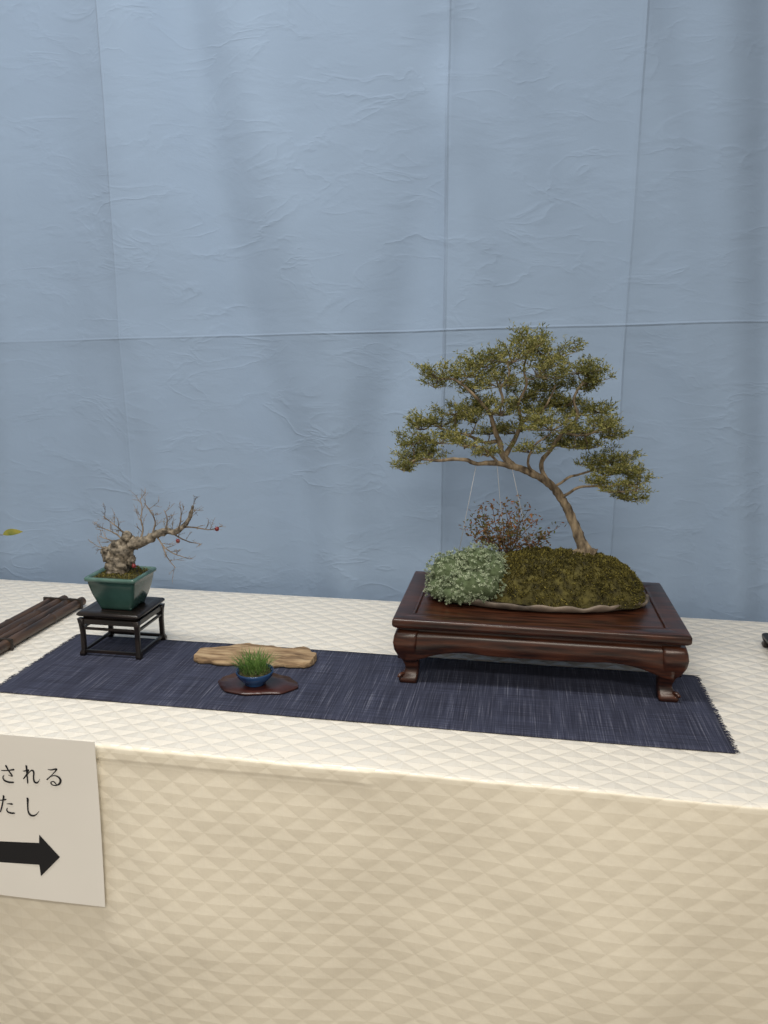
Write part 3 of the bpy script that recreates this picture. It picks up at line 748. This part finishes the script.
def bigleaf(mb,A,B,w_):
    d=(B-A); i=len(mb.v); n=8; sd=d.normalized().cross(Vector((0,.75,.3))).normalized()
    for k in range(n+1):
        t=k/n; ww=w_*math.sin(math.pi*t**.8)**.8 if 0<t<1 else 0.0002; c=A+d*t+Vector((0,0,.003*math.sin(math.pi*t)))
        mb.v+=[tuple(c-sd*ww+Vector((0,0,.001))),tuple(c),tuple(c+sd*ww+Vector((0,0,.001)))]
    for k in range(n):
        a=i+3*k; mb.f+=[(a,a+1,a+4,a+3),(a+1,a+2,a+5,a+4)]
mb=MB(); bigleaf(mb,tip,atY(23,532,1.49),.0085); bigleaf(mb,q[12],q[12]+Vector((-.04,.02,.02)),.008); bigleaf(mb,q[8],q[8]+Vector((-.02,-.03,.02)),.008); mb.build('leaves',leafY,stm,org=vo)
ro=Vector((.606,1.60,TZ)); rs=thing('small_stand','dark wooden stand corner just entering at the right edge of the table','display stand',ro)
mb=MB(); mb.loft([rrect(ro.x,ro.y,.075,.06,TZ+.018,.004,3),rrect(ro.x,ro.y,.080,.065,TZ+.021,.004,3),rrect(ro.x,ro.y,.080,.065,TZ+.026,.004,3),rrect(ro.x,ro.y,.077,.062,TZ+.029,.004,3)]); mb.build('top',blackwood,rs,org=ro)
for qx in (-1,1):
    for qy in (-1,1):
        mb=MB(); mb.loft([rrect(ro.x+qx*.07,ro.y+qy*.055,r,r,TZ+z,.002,2) for z,r in ((.0012,.008),(.006,.009),(.012,.007),(.019,.009))]); mb.build('leg',blackwood,rs,org=ro)
# ---------------------------------------------------------------- paper sign
YS=YF-.016
tr=atY(98,743,YS); brr=atY(104,903,YS); zt_,zb_=tr.z,brr.z; xr=(tr.x+brr.x)/2; xl=xr-.40
po=Vector(((xl+xr)/2,YS,(zt_+zb_)/2))
sg=thing('paper_sign','white paper notice with Japanese writing and black arrow hung on cloth front','sign',po)
def ys(x,z): return YS-.0025*math.sin((x-xl)*9)-.012*max(0,(zt_-z)/(zt_-zb_))**2*.8
mb=MB(); n1,n2=24,16
for side in (0,1):
    for j in range(n2+1):
        for i in range(n1+1):
            x=xl+(xr-xl)*i/n1; z=zb_+(zt_-zb_)*j/n2; mb.v.append((x,ys(x,z)+side*.0006,z))
K=(n1+1)*(n2+1)
for j in range(n2):
    for i in range(n1):
        a=j*(n1+1)+i; mb.f+=[(a,a+1,a+n1+2,a+n1+1),(a+K,a+K+n1+1,a+K+n1+2,a+K+1)]
mb.build('sheet',paperm,sg,org=po)
def drape(mb,pts,quads):
    i=len(mb.v)
    for (x,z) in pts: mb.v.append((x,ys(x,z)-.0008,z))
    for q_ in quads: mb.f.append(tuple(i+k for k in q_))
G={'sa':[[(.12,.68,.035),(.3,.68,.045),(.6,.73,.05),(.86,.79,.075),(.9,.80,.03)],[(.40,1.0,.03),(.44,.95,.08),(.55,.72,.06),(.70,.50,.07),(.74,.42,.06),(.70,.40,.04),(.5,.45,.02)],[(.27,.42,.03),(.19,.28,.055),(.26,.12,.075),(.5,.04,.085),(.76,.05,.07),(.80,.07,.02)]],
 're':[[(.22,1.0,.03),(.27,.96,.085),(.26,.6,.06),(.26,.1,.06),(.24,-.02,.03)],[(.04,.68,.03),(.15,.69,.05),(.34,.76,.06),(.37,.74,.05),(.24,.52,.04),(.03,.22,.05)],[(.03,.22,.04),(.25,.46,.03),(.48,.72,.045),(.61,.75,.08),(.66,.62,.07),(.62,.38,.06),(.64,.14,.08),(.76,.07,.08),(.88,.15,.04),(.97,.30,.015)]],
 'ru':[[(.22,.88,.03),(.40,.87,.05),(.66,.94,.07),(.70,.90,.06),(.45,.62,.035),(.10,.28,.055)],[(.10,.28,.04),(.34,.48,.03),(.58,.56,.05),(.80,.48,.08),(.88,.30,.09),(.78,.10,.08),(.55,.0,.05),(.38,.03,.05),(.32,.12,.05),(.38,.20,.045),(.50,.20,.05),(.60,.10,.05),(.62,.02,.03)]],
 'ta':[[(.06,.72,.035),(.2,.72,.045),(.45,.78,.06),(.53,.81,.03)],[(.33,1.0,.03),(.38,.96,.085),(.32,.7,.06),(.22,.35,.065),(.10,.02,.05)],[(.52,.54,.025),(.66,.56,.05),(.82,.56,.075),(.88,.54,.03)],[(.55,.32,.025),(.49,.19,.055),(.57,.07,.075),(.75,.03,.08),(.92,.05,.07),(.95,.07,.02)]],
 'shi':[[(.24,1.0,.03),(.31,.96,.095),(.28,.6,.065),(.28,.25,.07),(.38,.06,.09),(.56,.02,.075),(.74,.12,.045),(.90,.32,.015)]]}
def glyph(mb,key,u,v,size):
    c=atY(u,v,YS-.003)
    for st_ in G[key]:
        q=catmull([Vector(p) for p in st_],5); pts=[]
        for k,p in enumerate(q):
            t=q[min(k+1,len(q)-1)]-q[max(k-1,0)]; t.z=0; t.normalize(); n_=Vector((-t.y,t.x,0)); w_=max(.008,p.z)*.5*1.3
            for sgn in (1,-1):
                e=Vector((p.x,p.y,0))+n_*sgn*w_; pts.append((c.x+(e.x-.5)*size,c.z+(e.y-.5)*size))
        drape(mb,pts,[(2*k,2*k+1,2*k+3,2*k+2) for k in range(len(q)-1)])
for key,u,v in (('sa',8,774),('re',31,775),('ru',53,777),('ta',7,804),('shi',32,807)):
    mb=MB(); glyph(mb,key,u,v,.031)
    mb.build('character',inkm,sg,org=po,smooth=False)
mb=MB(); 
def px(u,v): p=atY(u,v,YS-.006); return (p.x,p.z)
drape(mb,[px(-60,838),px(39,843),px(39,835),px(60,857),px(42,875),px(40,864),px(-60,857)],[(0,1,2,3,4,5,6)])
mb.build('arrow',inkm,sg,org=po,smooth=False)
# ---------------------------------------------------------------- light
def area(name,loc,sx_,sy_,e,c,rot=(0,0,0)):
    l=bpy.data.lights.new(name,'AREA'); l.shape='RECTANGLE'; l.size=sx_; l.size_y=sy_; l.energy=e; l.color=c
    o=bpy.data.objects.new(name,l); col.objects.link(o); o.location=loc; o.rotation_euler=rot; return o
area('ceiling_light_front',(-.8,.75,2.95),1.3,.3,38,(1,.975,.92))
area('ceiling_light_rear',(.5,-1.2,2.95),1.8,.4,54,(1,.93,.82))
area('drop_fill_light',(-.2,-2.6,2.8),2.0,.4,34,(1,.91,.78),(R(25),0,0))  # unseen fill lamp, added to brighten the cloth's front drop
w=bpy.data.worlds.new('world'); bpy.context.scene.world=w; w.use_nodes=True
w.node_tree.nodes['Background'].inputs['Color'].default_value=(1,.96,.91,1); w.node_tree.nodes['Background'].inputs['Strength'].default_value=.31
cam=bpy.data.cameras.new('camera'); co=bpy.data.objects.new('camera',cam); col.objects.link(co)
co.location=(0,0,CZ); co.rotation_euler=(R(90)-PITCH,0,YAW)
cam.sensor_fit='VERTICAL'; cam.sensor_height=24; cam.sensor_width=18; cam.lens=24*FP/1024; cam.clip_start=.02
bpy.context.scene.camera=co
bpy.context.scene.view_settings.view_transform='Standard'
